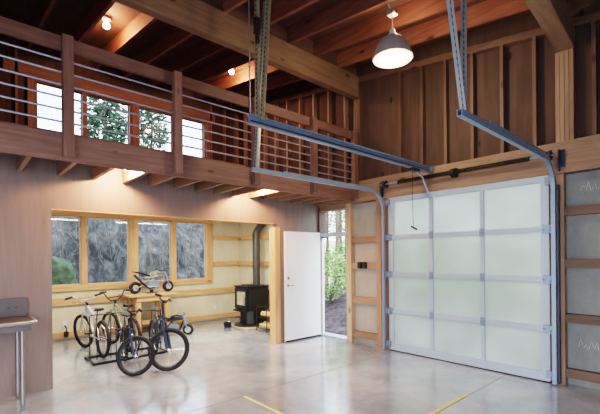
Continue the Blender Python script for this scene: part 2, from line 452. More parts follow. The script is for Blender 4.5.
# walls behind the viewer: side and rear walls, unseen, with openings added to let daylight in
ww = MB(); ww.hexa([(-1.56, -2.2, 2.7), (-1.5, -2.2, 2.7), (-1.5, 8.34, 2.7), (-1.56, 8.34, 2.7), (-1.56, -2.2, zt(-2.2)), (-1.5, -2.2, zt(-2.2)), (-1.5, 8.34, zt(8.34)), (-1.56, 8.34, zt(8.34))])
ww.box(-1.56, -1.5, 3.3, 8.34, 0, 2.7).box(-1.56, -1.5, -2.2, -1.9, 0, 2.7)
struct(ww.build('wall_far', M['ply']), 'plywood side wall at far left, behind the viewer', 'wall')
ww = MB(); ww.box(-1.56, -1.3, -2.26, -2.2, 0, 2.6).box(2.1, 5.35, -2.26, -2.2, 0, 2.6).box(-1.56, 5.35, -2.26, -2.2, 2.6, zt(-2.2))
struct(ww.build('wall_rear', M['ply']), 'plywood rear wall with unseen opening added for daylight, behind the viewer', 'wall')

# ------------------------------------------------------------------ side door, transom
tr = struct(empty('window_%d' % (wn + 1), (5.25, 4.9, 1.9)), 'narrow transom window above open side doorway', 'window')
f = MB(); f.box(WX, SX + .06, 4.53, 5.24, 1.88, 1.945)
f.build('transom_bar', M['alu'], tr)
f = MB(); f.box(WX - .02, SX + .06, 4.53, 5.24, 2.36, 2.445); f.build('transom_head', M['tan_y'], tr)
B(WX - .03, SX + .06, 5.18, 5.24, 1.86, 2.445).build('transom_jamb', M['brown_z'], tr)
B(5.25, 5.256, 4.53, 5.18, 1.945, 2.36).build('pane', M['glass'], tr)
d2 = struct(empty('door_2', (4.73, 5.18, 0)), 'white door leaf standing open against plywood wall', 'door')
B(4.295, 5.165, 5.155, 5.20, .012, 1.955).build('door_leaf', M['white'], d2, bevel=.004)
kb = MB().lathe((4.36, 5.155, 1.00), [(.028, 0), (.028, -.008), (.012, -.012), (.012, -.04), (0, -.042)], 16, (0, 1, 0)); kb.tube([(4.36, 5.118, 1.0), (4.46, 5.115, 1.0)], .01, 8)
kb.build('door_handle', M['chrome'], d2, True)
MB().lathe((4.36, 5.155, 1.13), [(.028, 0), (.028, -.012), (0, -.016)], 16, (0, 1, 0)).build('deadbolt', M['chrome'], d2, True)
for z in (.25, 1.0, 1.75): MB().tube([(5.172, 5.15, z - .05), (5.172, 5.15, z + .05)], .008, 8).build('hinge', M['alu'], d2, True)
B(4.295, 5.165, 5.151, 5.157, .012, .03).build('door_sweep', M['plastic'], d2)
struct(B(WX - .02, SX + .1, 4.53, 5.24, 0, .025).build('trim_3', M['alu']), 'pale metal threshold of side doorway', 'trim')

# ------------------------------------------------------------------ garage door
GX = 5.155
gy0, gy1 = 1.375, 3.605
zs = [0.0, .63, 1.21, 1.80, 2.43]
d1 = struct(empty('door_1', (GX, (gy0 + gy1) / 2, 0)), 'sectional garage door with twelve frosted panels in aluminium frame', 'garage door')
mul = [(gy0, gy0 + .085), (2.12, 2.165), (2.845, 2.895), (gy1 - .085, gy1)]
for i in range(4):
    z0, z1 = zs[i] + (.004 if i == 0 else 0), zs[i + 1]
    b0 = .115 if i == 0 else .032; b1 = .075 if i == 3 else .032
    f = MB()
    for a, b in mul: f.box(GX, GX + .045, a, b, z0, z1)
    for (a, b), (c, d) in zip(mul, mul[1:]):
        f.box(GX, GX + .045, b, c, z0, z0 + b0); f.box(GX, GX + .045, b, c, z1 - b1, z1)
    sec = f.build('door_section', M['alu'], d1)
    for (a, b), (c, d) in zip(mul, mul[1:]):
        B(GX + .018, GX + .026, b - .005, c + .005, z0 + b0 - .005, z1 - b1 + .005).build('frosted_panel', M['frost'], sec)
for z in zs[1:4]:
    for y in (gy0 + .04, 2.142, 2.87, gy1 - .04):
        hb = MB(); hb.box(GX - .008, GX, y - .03, y + .03, z - .055, z + .055); hb.tube([(GX - .01, y - .03, z), (GX - .01, y + .03, z)], .009, 8)
        hb.build('hinge', M['rail_metal'], d1)
for z in (.1, .63, 1.21, 1.80, 2.36):
    for y, s in ((gy0, -1), (gy1, 1)):
        r = MB(); r.box(GX - .03, GX, y - .035, y + .035, z - .045, z + .045)
        r.lathe((GX - .03, y + s * .02, z), [(0, -.01), (.026, -.01), (.026, .01), (0, .01)], 14, (0, 1, 0))
        r.build('roller', M['rail_metal'], d1)
B(GX - .002, GX + .047, gy0, gy1, 0, .014).build('bottom_seal', M['rubber'], d1)

def track(y, side, x_end, z_tr, label, hangs):
    """C-section track: vertical, curve, horizontal"""
    t = thing('garage_door_track', (GX - .05, y, 0), label, 'garage door track')
    R_ = .30; xc = GX - .055
    path = [(xc, y, .02), (xc, y, 1.0), (xc, y, z_tr - R_)]
    path += [(xc - R_ + R_ * math.cos(a), y, z_tr - R_ + R_ * math.sin(a)) for a in [PI / 2 * k / 10 for k in range(1, 10)]]
    path += [(xc - R_, y, z_tr), (x_end, y, z_tr)]
    hw, d_ = .021, .022
    prof = [(-hw, -d_), (hw, -d_), (hw, d_), (hw - .007, d_), (hw - .007, -d_ + .006), (-hw + .007, -d_ + .006), (-hw + .007, d_), (-hw, d_)]
    MB().sweep(path, prof, (0, 1, 0)).build('track_rail', M['rail_metal'], t)
    # angle along the horizontal run
    a = MB(); a.box(x_end, xc - R_ + .02, y - .024, y + .024, z_tr + .022, z_tr + .027); a.box(x_end + .5, xc - R_ - .05, y + side * .02 - .003, y + side * .02 + .003, z_tr + .022, z_tr + .055)
    a.build('track_angle', M['rail_metal'], t)
    # flag bracket and jamb angle
    fb = MB(); fb.box(xc + .02, WX - .032, y + side * .04, y + side * .055, 2.46, 2.70); fb.box(WX - .045, WX - .031, y + side * .04, y + side * .10, 2.50, 2.70)
    fb.build('flag_bracket', M['dark_steel'], t)
    ja = MB(); ja.box(xc + .02, WX - .012, y + side * .03, y + side * .042, .02, 2.3); ja.build('jamb_angle', M['dark_steel'], t)
    for name, p0, p1, mt in hangs:
        hA = MB(); p0, p1 = Vector(p0), Vector(p1)
        hA.bar(p0, p1, .048, .004, (1, 0, 0)); hA.bar(p0 + Vector((.023, 0, 0)), p1 + Vector((.023, 0, 0)), .004, .034, (1, 0, 0))
        ho = hA.build('track_hanger', M[mt], t)
        MB().bar(p0 + Vector((-.004, -.004, 0)), p1 + Vector((-.004, -.004, 0)), .012, .002, (0, 1, 0)).build('slot_strip', M['slots_' + mt], ho)
    return t
track(3.665, 1, 2.56, 2.52, 'left garage door track, hung from rafters near the loft railing', [('a', (2.60, 3.665, 2.54), (2.72, 3.60, RZ(3.6) - .0), 'hanger_grey'), ('b', (2.64, 3.69, 2.54), (2.80, 3.72, RZ(3.7)), 'brass_angle')])
track(1.315, -1, 2.79, 2.56, 'right garage door track, near edge of frame, hung on two angle irons', [('a', (2.86, 1.315, 2.58), (2.88, 1.31, RZ(1.3)), 'hanger_grey'), ('b', (2.82, 1.30, 2.58), (2.35, 1.28, RZ(1.3)), 'hanger_grey')])

# torsion shaft above the door
ts = thing('torsion_shaft', (5.09, 2.48, 2.6), 'dark torsion spring and shaft along lintel above garage door', 'torsion spring')
sx, sz = 5.09, 2.642
MB().tube([(sx, 1.30, sz), (sx, 3.70, sz)], .0125, 10).build('shaft', M['rail_metal'], ts, True)
sp = MB(); pts = []
for k in range(60 * 8):
    a = 2 * PI * k / 8; pts.append((sx + .026 * math.cos(a), 1.55 + 1.83 * k / 480, sz + .026 * math.sin(a)))
sp.tube(pts, .0075, 5); sp.tube([(sx, 1.55, sz), (sx, 3.38, sz)], .021, 10)
sp.build('spring', M['black'], ts, True)
for y in (2.50,):
    b = MB(); b.box(sx + .02, WX - .031, y - .04, y + .04, sz - .06, sz + .06); b.lathe((sx, y, sz), [(0, -.03), (.045, -.03), (.045, .03), (0, .03)], 16, (0, 1, 0)); b.build('centre_bracket', M['black'], ts)
for y in (1.36, 3.62):
    MB().lathe((sx, y, sz), [(.02, -.03), (.06, -.03), (.05, -.01), (.05, .02), (.06, .035), (.02, .035)], 18, (0, 1, 0), True).build('cable_drum', M['dark_steel'], ts)

# opener rail
op = thing('garage_door_opener_rail', (3.6, 2.85, 2.7), 'long steel opener rail pointing at the middle of garage door', 'garage door opener')
oy, oz = 2.85, 2.748
r = MB(); r.box(1.96, 5.1, oy - .004, oy + .004, oz - .045, oz + .03); r.box(1.96, 5.1, oy - .033, oy + .033, oz + .024, oz + .032); r.box(1.96, 5.1, oy - .028, oy + .028, oz - .05, oz - .042)
r.build('rail', M['rail_metal'], op)
r = MB(); r.box(1.98, 5.08, oy - .007, oy + .007, oz - .022, oz - .012); r.build('drive_chain', M['dark_steel'], op)
B(5.08, WX - .016, oy - .03, oy + .03, oz - .035, oz + .04).build('header_bracket', M['rail_metal'], op)
B(4.60, 4.78, oy - .035, oy + .035, oz - .085, oz - .048).build('trolley', M['dark_steel'], op)
MB().tube([(4.74, oy, oz - .08), (4.9, oy, oz - .14), (5.06, oy, 2.40), (5.14, oy, 2.34)], .012, 8).build('door_arm', M['alu'], op, True)
rc = MB().tube([(4.64, oy, oz - .08), (4.64, oy - .005, 2.0), (4.65, oy - .01, 1.9)], .004, 6).build('release_cord', M['dark_steel'], op)
MB().tube([(4.65, oy + .03, 1.905), (4.65, oy - .055, 1.86)], .013, 8).build('cord_handle', M['plastic'], op, True)
for p0, p1, mt in (((2.08, oy + .04, oz), (2.085, oy + .04, RZ(2.85)), 'brass_angle'), ((2.07, oy - .04, oz), (2.20, oy - .04, RZ(2.85)), 'brass_angle')):
    hA = MB(); p0, p1 = Vector(p0), Vector(p1)
    hA.bar(p0, p1, .05, .004, (1, 0, 0)); hA.bar(p0 + Vector((.024, 0, 0)), p1 + Vector((.024, 0, 0)), .004, .032, (1, 0, 0))
    ho = hA.build('rail_hanger', M[mt], op)
    MB().bar(p0 + Vector((-.004, -.004, 0)), p1 + Vector((-.004, -.004, 0)), .011, .002, (0, 1, 0)).build('slot_strip', M['slots_' + mt], ho)
rb = MB(); rb.box(2.05, 2.10, oy, oy + .035, 3.55, 3.70); rb.tube([(2.075, oy + .015, 3.58), (2.075, oy + .01, 3.47)], .022, 8)
rb.build('receiver_box', M['plastic'], op)
MB().tube([(1.985, oy + .01, oz + .03), (1.985, oy + .015, RZ(2.85) + .1)], .006, 6).build('power_cable', M['conduit'], op)

# ------------------------------------------------------------------ roof: deck, rafters, beams
def slab(x0, x1, y0, y1, zb, zt_):
    return MB().hexa([(x0, y0, zb(y0)), (x1, y0, zb(y0)), (x1, y1, zb(y1)), (x0, y1, zb(y1)), (x0, y0, zt_(y0)), (x1, y0, zt_(y0)), (x1, y1, zt_(y1)), (x0, y1, zt_(y1))])
ceil = struct(slab(-1.5, 5.6, -2.4, 8.7, lambda y: RZ(y) + RDEP, lambda y: RZ(y) + RDEP + .05).build('ceiling', M['deck']), 'dark sloping roof deck above exposed rafters', 'ceiling')
for k in range(-4, 8):
    x = .94 + .533 * k
    slab(x, x + .045, -2.3, 8.15, RZ, lambda y: RZ(y) + RDEP - .002).build('rafter', M['rafter'], ceil)
for k in range(-4, 8):   # blocking over the beam
    x = .94 + .533 * k
    B(x + .046, min(x + .532, 5.18), 4.24, 4.28, RZ(4.25) + .01, RZ(4.25) + RDEP - .01).build('blocking', M['brown_x'], ceil)
tag(B(-1.5, WX - .012, 4.205, 4.335, 4.235, 4.598).build('ceiling_beam', M['tan_x'], bevel=.006), 'thick laminated timber beam spanning above the loft railing', 'beam')
tag(MB().hexa([(-1.5, .76, 3.84), (5.27, 1.13, 3.84), (5.27, 1.30, 3.84), (-1.5, .93, 3.84), (-1.5, .76, RZ(.76) - .003), (5.27, 1.13, 4.155), (5.27, 1.30, 4.175), (-1.5, .93, RZ(.93) - .003)]).build('ceiling_beam', M['tan_x'], bevel=.006), 'timber beam at top right resting on a bundled stud post', 'beam')

# ------------------------------------------------------------------ loft floor, fascia, joists
lf = struct(B(-1.5, SX - .02, FY + .05, BY - .01, 2.715, LOFT_Z).build('floor_loft', M['red_x']), 'wood loft floor deck on exposed joists', 'floor')
B(-1.5, WX - .04, FY, FY + .045, 2.46, 2.72).build('fascia_board', M['red_x'], lf, bevel=.004)
for x in (-1.2, -.6, -.22, .16, .53, .91, 1.27, 1.63, 1.97, 2.31, 2.64, 2.97, 3.29, 3.60, 3.90, 4.20, 4.50, 4.80, 5.10):
    B(x - .02, x + .02, FY + .046, PY - .002, 2.475, 2.713).build('joist', M['tan_y'], lf)
B(-1.5, 5.26, 5.4, BY - .01, 2.45, 2.47).build('alcove_ceiling', M['cream'], lf)

# railing
rl = thing('loft_railing', (2.2, FY, 2.7), 'wood post railing with horizontal steel bars along loft edge', 'railing')
for x in (-.3, .78, 1.89, 3.0, 4.1, 5.08):
    B(x - .005, x + .09, FY - .085, FY - .001, 2.49, 3.66).build('post', M['red_z'], rl, bevel=.004)
B(-1.5, WX - .02, FY, FY + .045, 3.53, 3.67).build('top_rail', M['red_x'], rl, bevel=.004)
for z in (2.83, 2.95, 3.07, 3.19, 3.31, 3.43):
    MB().tube([(-1.5, FY - .012, z), (WX - .02, FY - .012, z)], .011, 8).build('bar', M['bar'], rl, True)

# ------------------------------------------------------------------ lights with fixtures
def point(name, loc, e, col=(1, .52, .28), r=.05):
    l = bpy.data.lights.new(name, 'POINT'); l.energy = e; l.color = col; l.shadow_soft_size = r
    o = bpy.data.objects.new(name, l); C.objects.link(o); o.location = loc; return o
def bulb_fixture(x, y, zdeck, label, e):
    t = thing('bulb_fixture', (x, y, zdeck), label, 'light', 'bare bulbs in porcelain sockets')
    MB().lathe((x, y, zdeck), [(0, 0), (.06, 0), (.055, -.018), (.03, -.028), (.025, -.035), (0, -.035)], 20).build('socket', M['white_plate'], t, True)
    MB().lathe((x, y, zdeck - .035), [(.014, 0), (.016, -.015), (.04, -.04), (.05, -.068), (.043, -.095), (.02, -.112), (0, -.116)], 18).build('bulb', M['bulb'], t, True)
    point('bulb_light', (x, y, zdeck - .17), e, r=.04)
def deck(y): return RZ(y) + RDEP
bulb_fixture(1.70, 6.15, deck(6.15) - .03, 'bare warm bulb between loft rafters at upper left', 42)
bulb_fixture(3.86, 6.15, deck(6.15) - .03, 'bare warm bulb between loft rafters left of the hanging rail straps', 42)
bulb_fixture(1.52, 4.80, 2.712, 'bare warm bulb under the balcony above the left alcove windows', 75)
bulb_fixture(3.42, 4.80, 2.712, 'bare warm bulb under the balcony above the wood stove', 75)

pl = thing('pendant_lamp', (3.75, 2.55, 4.3), 'large grey dome pendant lamp hanging from rafters, lit', 'lamp')
lx, ly, lz = 3.76, 2.55, 3.77
MB().lathe((lx, ly, lz), [(.222, 0), (.228, .004), (.215, .05), (.20, .10), (.165, .17), (.12, .225), (.065, .262), (.045, .27), (.045, .265), (.06, .255), (.115, .218), (.158, .165), (.192, .10), (.207, .05), (.216, 0)], 40, closed=True).build('lamp_shade', M['lamp_metal'], pl, True)
MB().lathe((lx, ly, lz + .012), [(.213, 0), (.20, -.012), (.12, -.022), (0, -.026)], 36).build('lens', M['lens'], pl, True)
MB().lathe((lx, ly, lz + .265), [(.05, 0), (.05, .02), (.032, .035), (.03, .07), (.012, .085), (0, .085)], 20).build('socket_cap', M['white_plate'], pl, True)
MB().tube([(lx, ly, lz + .345), (lx, ly, 4.27)], .008, 8).build('stem', M['lamp_metal'], pl)
jb = MB(); jb.box(lx - .05, lx + .05, ly - .05, ly + .05, 4.27, 4.33); jb.build('junction_box', M['conduit'], pl, bevel=.008)
MB().tube([(lx - .11, ly + .0, 4.45), (lx - .06, ly, 4.36), (lx - .02, ly, 4.32)], .014, 8).build('bracket', M['brass_angle'], pl)
point('pendant_light', (lx, ly, lz - .08), 45, (1, .84, .6), .15)
point('pendant_uplight', (lx + .1, ly, lz + .36), 9, (1, .7, .42), .05)

# ceiling lamps over the alcove, above the opening's top edge (area lights facing down)
def area(name, loc, size, e, col, rot=(0, 0, 0)):
    l = bpy.data.lights.new(name, 'AREA'); l.shape = 'RECTANGLE'; l.size, l.size_y = size; l.energy = e; l.color = col
    o = bpy.data.objects.new(name, l); C.objects.link(o); o.location = loc; o.rotation_euler = rot; return o
area('alcove_ceiling_light', (1.6, 6.1, 2.43), (1.3, .14), 46, (1, .92, .78))
area('alcove_ceiling_light', (3.7, 6.1, 2.43), (1.3, .14), 46, (1, .92, .78))

# ------------------------------------------------------------------ wall outlets
def outlet(loc, nrm, label, n=1, mat='white_plate', ax='x'):
    t = thing('wall_outlet', loc, label, 'outlet')
    x, y, z = loc
    for k in range(n):
        if ax == 'x':      # on a wall facing -y
            B(x - .036 + .09 * k, x + .036 + .09 * k, y - .012, y, z - .058, z + .058).build('cover_plate', M[mat], t, bevel=.004)
        else:
            B(x - .05, x, y - .036 - .1 * k, y + .036 - .1 * k, z - .055, z + .055).build('outlet_box', M[mat], t, bevel=.006)
    return t
o = outlet((1.50, BY, .30), 0, 'white wall outlet with black plug, low on the alcove wall left of the bikes')
B(1.47, 1.545, BY - .12, BY - .061, .07, .17).build('plug', M['plastic'], o, bevel=.01)
MB().tube([(1.51, BY - .09, .16), (1.52, BY - .07, .22), (1.50, BY - .02, .28)], .008, 6).build('plug_cord', M['plastic'], o)
outlet((4.62, BY, .33), 0, 'small white wall outlet low on the alcove wall left of the stove')
outlet((WX + .009, 4.22, 1.35), 0, 'pair of black outlet boxes on wood girt beside the side doorway', 2, 'plastic', 'y')

# ------------------------------------------------------------------ stainless work table at left
st = thing('steel_table', (.1, 4.9, 0), 'stainless steel work table with backsplash against plywood wall', 'work table')
MB().box(-1.0, .58, 4.60, 5.205, .85, .88).build('table_top', M['steel_brown'], st, bevel=.006)
MB().tube([(-1.0, 4.60, .872), (.58, 4.60, .872), (.595, 4.615, .872), (.595, 5.19, .872)], .021, 10).build('rolled_edge', M['stainless'], st, True)
MB().box(-1.0, .59, 5.17, 5.206, .88, 1.08).build('backsplash', M['steel_brown'], st, bevel=.008)
MB().box(-.95, .56, 4.64, 5.16, .79, .85).build('apron', M['steel_brown'], st)
for x in (-.85, .49):
    for y in (4.67, 5.08):
        lg = MB().tube([(x, y, .07), (x, y, .79)], .021, 12).build('leg', M['stainless'], st, True)
        MB().lathe((x, y, 0), [(0, 0), (.013, 0), (.014, .03), (.02, .05), (.021, .075), (0, .075)], 12).build('foot', M['stainless'], lg, True)
for x in (.42, .49):
    MB().tube([(x, 5.168, .98), (x, 5.160, .98)], .012, 10).build('tap_hole_plug', M['dark_steel'], st)

# ------------------------------------------------------------------ wood stove
hp = B(4.44, 5.25, 6.55, 7.36, 0, .03).build('hearth_pad', M['hearth'], bevel=.008)
tag(hp, 'tan hearth pad on the floor beneath the black stove', 'hearth')
sv = thing('wood_stove', (4.85, 7.08, .03), 'black pedestal wood stove with glass door and flue in alcove corner', 'stove')
SXN, SXF, SYN, SYF = 4.57, 5.17, 6.70, 7.22
body = [(SXN, SYN, .36), (SXN, SYF, .36), (SXF - .08, SYF, .36), (SXF, SYF - .1, .36), (SXF, SYN + .1, .36), (SXF - .08, SYN, .36)]
MB().prism(body, (0, 0, .50)).build('firebox', M['black'], sv, bevel=.012)
tp = [(SXN - .03, SYN - .02, .86), (SXN - .03, SYF + .02, .86), (SXF - .07, SYF + .02, .86), (SXF + .02, SYF - .1, .86), (SXF + .02, SYN + .1, .86), (SXF - .07, SYN - .02, .86)]
MB().prism(tp, (0, 0, .03)).build('top_plate', M['black'], sv, bevel=.006)
MB().box(4.66, 4.94, 6.80, 7.12, .89, .915).build('cooktop', M['soot'], sv, bevel=.008)
dr = MB(); 
for q in ((6.73, 6.80, .40, .83), (7.12, 7.19, .40, .83)): dr.box(SXN - .03, SXN, *q)
dr.box(SXN - .03, SXN, 6.80, 7.12, .40, .48); dr.box(SXN - .03, SXN, 6.80, 7.12, .77, .83)
dro = dr.build('stove_door', M['black'], sv, bevel=.006)
B(SXN - .018, SXN - .004, 6.80, 7.12, .48, .77).build('door_glass', M['stove_glass'], dro)
MB().tube([(SXN - .03, 6.765, .5), (SXN - .06, 6.765, .5), (SXN - .065, 6.765, .64), (SXN - .03, 6.765, .64)], .009, 8).build('door_handle', M['chrome'], dro, True)
B(SXN - .075, SXN, 6.72, 7.2, .345, .375).build('ash_lip', M['black'], sv, bevel=.008)
ped = [(4.62, 6.84, .07), (4.62, 7.10, .07), (4.74, 7.18, .07), (5.08, 7.18, .07), (5.08, 6.76, .07), (4.74, 6.76, .07)]
MB().prism(ped, (0, 0, .29)).build('pedestal', M['black'], sv, bevel=.01)
MB().lathe((4.82, 7.0, .03), [(0, 0), (.36, 0), (.36, .02), (.31, .045), (0, .045)], 32).build('base_plate', M['black'], sv, True)
fp = MB().tube([(4.99, 7.0, .88), (4.99, 7.0, 2.02), (5.01, 7.0, 2.07), (5.16, 7.0, 2.26), (5.20, 7.0, 2.31)], .082, 20).build('flue_pipe', M['soot'], sv, True)
for z in (.92, 1.5, 1.99): MB().lathe((4.99, 7.0, z), [(.081, -.012), (.087, -.012), (.087, .012), (.081, .012)], 20, closed=True).build('pipe_collar', M['soot'], fp, True)

# coal scoop by the stove
cs = thing('ash_bucket', (4.36, 7.2, 0), 'small black ash bucket on floor at left of hearth pad', 'bucket')
MB().lathe((4.36, 7.2, 0), [(0, 0), (.07, 0), (.085, .10), (.078, .10), (.064, .01), (0, .01)], 20).build('pail', M['black'], cs, True)
MB().tube([(4.36, 7.2 + .083 * math.cos(a), .10 + .06 * math.sin(a)) for a in [PI * k / 10 for k in range(11)]], .004, 6).build('handle', M['chrome'], cs, True)

# log rack and logs, right of the stove
lr = thing('log_rack', (4.83, 6.30, 0), 'black wire firewood rack on floor between stove and wood post', 'rack')
for x in (4.60, 5.04):
    MB().tube([(x, 6.12, 0), (x, 6.12, .50), (x, 6.46, .50), (x, 6.46, 0)], .009, 8).build('end_frame', M['black'], lr, True)
for z in (.06, .28):
    fr = MB()
    for y in (6.12, 6.46): fr.tube([(4.60, y, z), (5.04, y, z)], .007, 8)
    for k in range(6): fr.tube([(4.60 + .088 * k, 6.12, z), (4.60 + .088 * k, 6.46, z)], .004, 6)
    fr.build('wire_shelf', M['black'], lr, True)
for y in (6.12, 6.46): MB().tube([(4.60, y, .49), (5.04, y, .49)], .007, 8).build('top_wire', M['black'], lr, True)
random.seed(3)
spots = [(4.66, 6.2, .07, 'lower'), (4.78, 6.26, .07, 'lower'), (4.90, 6.22, .07, 'lower'), (4.72, 6.24, .292, 'upper'), (4.84, 6.27, .292, 'upper'), (4.96, 6.24, .292, 'upper')]
pos = {0: 'leftmost', 1: 'middle', 2: 'rightmost'}
for i, (x, y, z, sh) in enumerate(spots):
    r_ = .045 + random.random() * .012
    m = MB(); prof = []
    n = 7; ring = [(math.cos(2 * PI * k / n) * r_ * random.uniform(.85, 1.1), math.sin(2 * PI * k / n) * r_ * random.uniform(.8, 1.05)) for k in range(n)]
    mz = min(b for a, b in ring)
    m.prism([(x + a, y - .16, z + b - mz) for a, b in ring], (random.uniform(-.02, .02), .34, 0))
    lg = m.build('firewood_log', M['log_end'])
    tag(lg, 'split firewood log, %s of the three on the %s shelf of the wire rack' % (pos[i % 3], sh), 'firewood', 'firewood logs in the rack')

# ------------------------------------------------------------------ workbench under the window
wbn = thing('workbench', (2.9, 7.78, 0), 'small light wood bench under alcove window, carrying a tiny motorbike', 'bench')
BT = .80
B(2.41, 3.40, 7.45, 8.10, BT - .035, BT).build('bench_top', M['pine_x'], wbn, bevel=.004)
for x in (2.56, 3.12):
    for y in (7.54, 8.0): B(x, x + .085, y - .04, y + .045, 0, BT - .035).build('leg', M['pine_z'], wbn)
for y in (7.50, 8.04): B(2.56, 3.205, y - .015, y + .015, BT - .13, BT - .035).build('apron', M['pine_x'], wbn)
B(2.645, 3.12, 7.75, 7.79, .18, .26).build('stretcher', M['pine_x'], wbn)

# ------------------------------------------------------------------ wheels and bikes
def rot_pts(f, pts): return [f(Vector(p)) for p in pts]

def make_wheel(parent, c, ax, R, r, rimmat, name, n_sp=18, nrim=.012):
    """c centre, ax axle direction (world), R outer radius, r tyre radius"""
    c, ax = Vector(c), Vector(ax).normalized()
    hub = MB().lathe(c, [(0, -.045), (.011, -.045), (.011, -.03), (.022, -.028), (.022, -.02), (.014, -.018), (.014, .018), (.022, .02), (.022, .028), (.011, .03), (.011, .045), (0, .045)], 12, ax).build(name, M['chrome'], parent, True)
    MB().torus(c, R - r, r, ax, 40, 10).build('tire', M['rubber'], hub, True)
    Rr = R - 2 * r + .004
    MB().lathe(c, [(Rr, -nrim), (Rr + .012, -nrim), (Rr + .012, nrim), (Rr, nrim), (Rr - .014, 0)], 40, ax, True).build('rim', rimmat, hub, True)
    u = ax.cross(Vector((0, 0, 1))).normalized(); w_ = ax.cross(u); s = MB()
    for k in range(n_sp):
        a = 2 * PI * k / n_sp; sd = .022 * (1 if k % 2 else -1); a2 = a + .5 * (1 if k % 4 < 2 else -1)
        s.tube([c + ax * sd + (u * math.cos(a2) + w_ * math.sin(a2)) * .02, c + (u * math.cos(a) + w_ * math.sin(a)) * (Rr - .005)], .0016, 4, False)
    s.build('spoke_set', M['chrome'], hub)
    return hub

def make_bike(rear, heading, steer, R, label, paint, rimmat, bar_h, saddle_h, wb=.96, tr=.026, barw=.64, rise=.1, fat=.019, forkmat=None, lean=0, suspension=False, stem_rise=.03):
    """rear: rear wheel contact on floor (x,y); heading in radians (0 = +x); bike built in a local frame then mapped to the world"""
    ch, sh = math.cos(heading), math.sin(heading)
    base = Vector((rear[0], rear[1], 0)); cl, sl = math.cos(lean), math.sin(lean)
    def W(p):
        x, y, z = p; y2, z2 = y * cl - z * sl, y * sl + z * cl
        return base + Vector((x * ch - y2 * sh, x * sh + y2 * ch, z2))
    def D(p): return W(p) - W((0, 0, 0))
    t = thing('bicycle', W((wb / 2, 0, 0)) * 1.0, label, 'bicycle', 'bicycles parked at the floor rack')
    rh = Vector((0, 0, R)); fh = Vector((wb, 0, R))
    bb = Vector((wb * .41, 0, R * .98)); st_top = Vector((wb * .25, 0, saddle_h - .09)); st_cl = bb.lerp(st_top, .72)
    ang = math.radians(70); hax = Vector((-math.cos(ang), 0, math.sin(ang)))     # steering axis, upwards
    off = .035
    crown = Vector((wb - off, 0, R)) + hax * (R + .07) ; crown.x += .0
    ht0 = crown + hax * .015; ht1 = ht0 + hax * .11
    # ---- frame
    f = MB()
    f.tube(rot_pts(W, [ht0, ht1]), fat * 1.05, 12)
    f.tube(rot_pts(W, [ht0 + hax * .03, bb]), fat, 12)
    f.tube(rot_pts(W, [ht1 - hax * .02, st_cl]), fat * .9, 12)
    f.tube(rot_pts(W, [bb, st_cl + (st_top - bb).normalized() * .03]), fat * .85, 12)
    for s in (-1, 1):
        o = Vector((0, s * .055, 0))
        f.tube(rot_pts(W, [bb + Vector((-.02, s * .03, 0)), rh + o]), .010, 8)
        f.tube(rot_pts(W, [st_cl + Vector((0, s * .015, -.01)), rh + o + Vector((.04, 0, .12)), rh + o]), .009, 8)
    f.tube(rot_pts(W, [bb + Vector((0, -.04, 0)), bb + Vector((0, .04, 0))]), .023, 12)
    f.build('frame', paint, t, True)
    # ---- saddle
    sp = MB().tube(rot_pts(W, [st_cl, st_top + Vector((-.01, 0, .05))]), .013, 10).build('seat_post', M['chrome'], t, True)
    s0 = st_top + Vector((-.02, 0, .06)); m = MB(); rings = []
    prof = [(-.13, .02, .03), (-.11, .065, .045), (-.05, .075, .042), (.02, .04, .036), (.09, .02, .03), (.135, .012, .022)]
    for x, hw, hh in prof:
        rg = []
        for k in range(10):
            a = 2 * PI * k / 10
            rg.append(m.bm.verts.new(W(s0 + Vector((x, hw * math.cos(a), hh * .55 * math.sin(a) + (.012 if x < -.1 else 0))))))
        rings.append(rg)
    for a, b in zip(rings, rings[1:]):
        for k in range(10): m.bm.faces.new((a[k], a[(k + 1) % 10], b[(k + 1) % 10], b[k]))
    m.bm.faces.new(rings[0][::-1]); m.bm.faces.new(rings[-1])
    m.build('saddle', M['plastic'], t, True)
    # ---- steering assembly: rotate about the head axis
    q = Matrix.Rotation(steer, 4, hax)
    def S(p): return W(ht0 + q @ (Vector(p) - ht0))
    fm = forkmat or paint
    f = MB()
    f.tube([S(crown + Vector((0, -.06, 0))), S(crown + Vector((0, 0, .012))), S(crown + Vector((0, .06, 0)))], .017, 10)
    for s in (-1, 1):
        a = crown + Vector((0, s * .058, 0)); b = fh + Vector((0, s * .055, 0))
        if suspension:
            f.tube([S(a + hax * .03), S(a.lerp(b, .5))], .014, 10); f.tube([S(a.lerp(b, .45)), S(b)], .020, 10)
        else: f.tube([S(a), S(a.lerp(b, .55)), S(b)], [.014, .012, .009], 10)
    fo = f.build('fork', fm, t, True)
    fa = S(fh) ; axd = S(fh + Vector((0, 1, 0))) - S(fh)
    # keep front wheel on the floor
    make_wheel(t, fa, axd, R, tr, rimmat, 'wheel')
    make_wheel(t, W(rh), D((0, 1, 0)), R, tr, rimmat, 'wheel')
    stem0 = ht1 + hax * stem_rise; stem1 = stem0 + Vector((.05, 0, .015)); dz = bar_h - stem1.z
    f = MB(); f.tube([S(ht1), S(stem0)], .016, 10); f.tube([S(stem0), S(stem1)], .016, 10)
    f.build('stem', M['plastic'], t, True)
    hb = MB(); pts = [(.0, -barw / 2, dz - .0), (.03, -barw * .27, dz + .01), (.045, -.13, dz * .45), (.02, -.06, 0), (0, 0, 0), (.02, .06, 0), (.045, .13, dz * .45), (.03, barw * .27, dz + .01), (.0, barw / 2, dz)]
    pts = [S(stem1 + Vector((-p[0] - (.05 if abs(p[1]) > barw * .4 else 0), p[1], p[2]))) for p in pts]
    hb.tube(pts, .0115, 8)
    if dz > .1: hb.tube([pts[2], pts[6]], .008, 8)
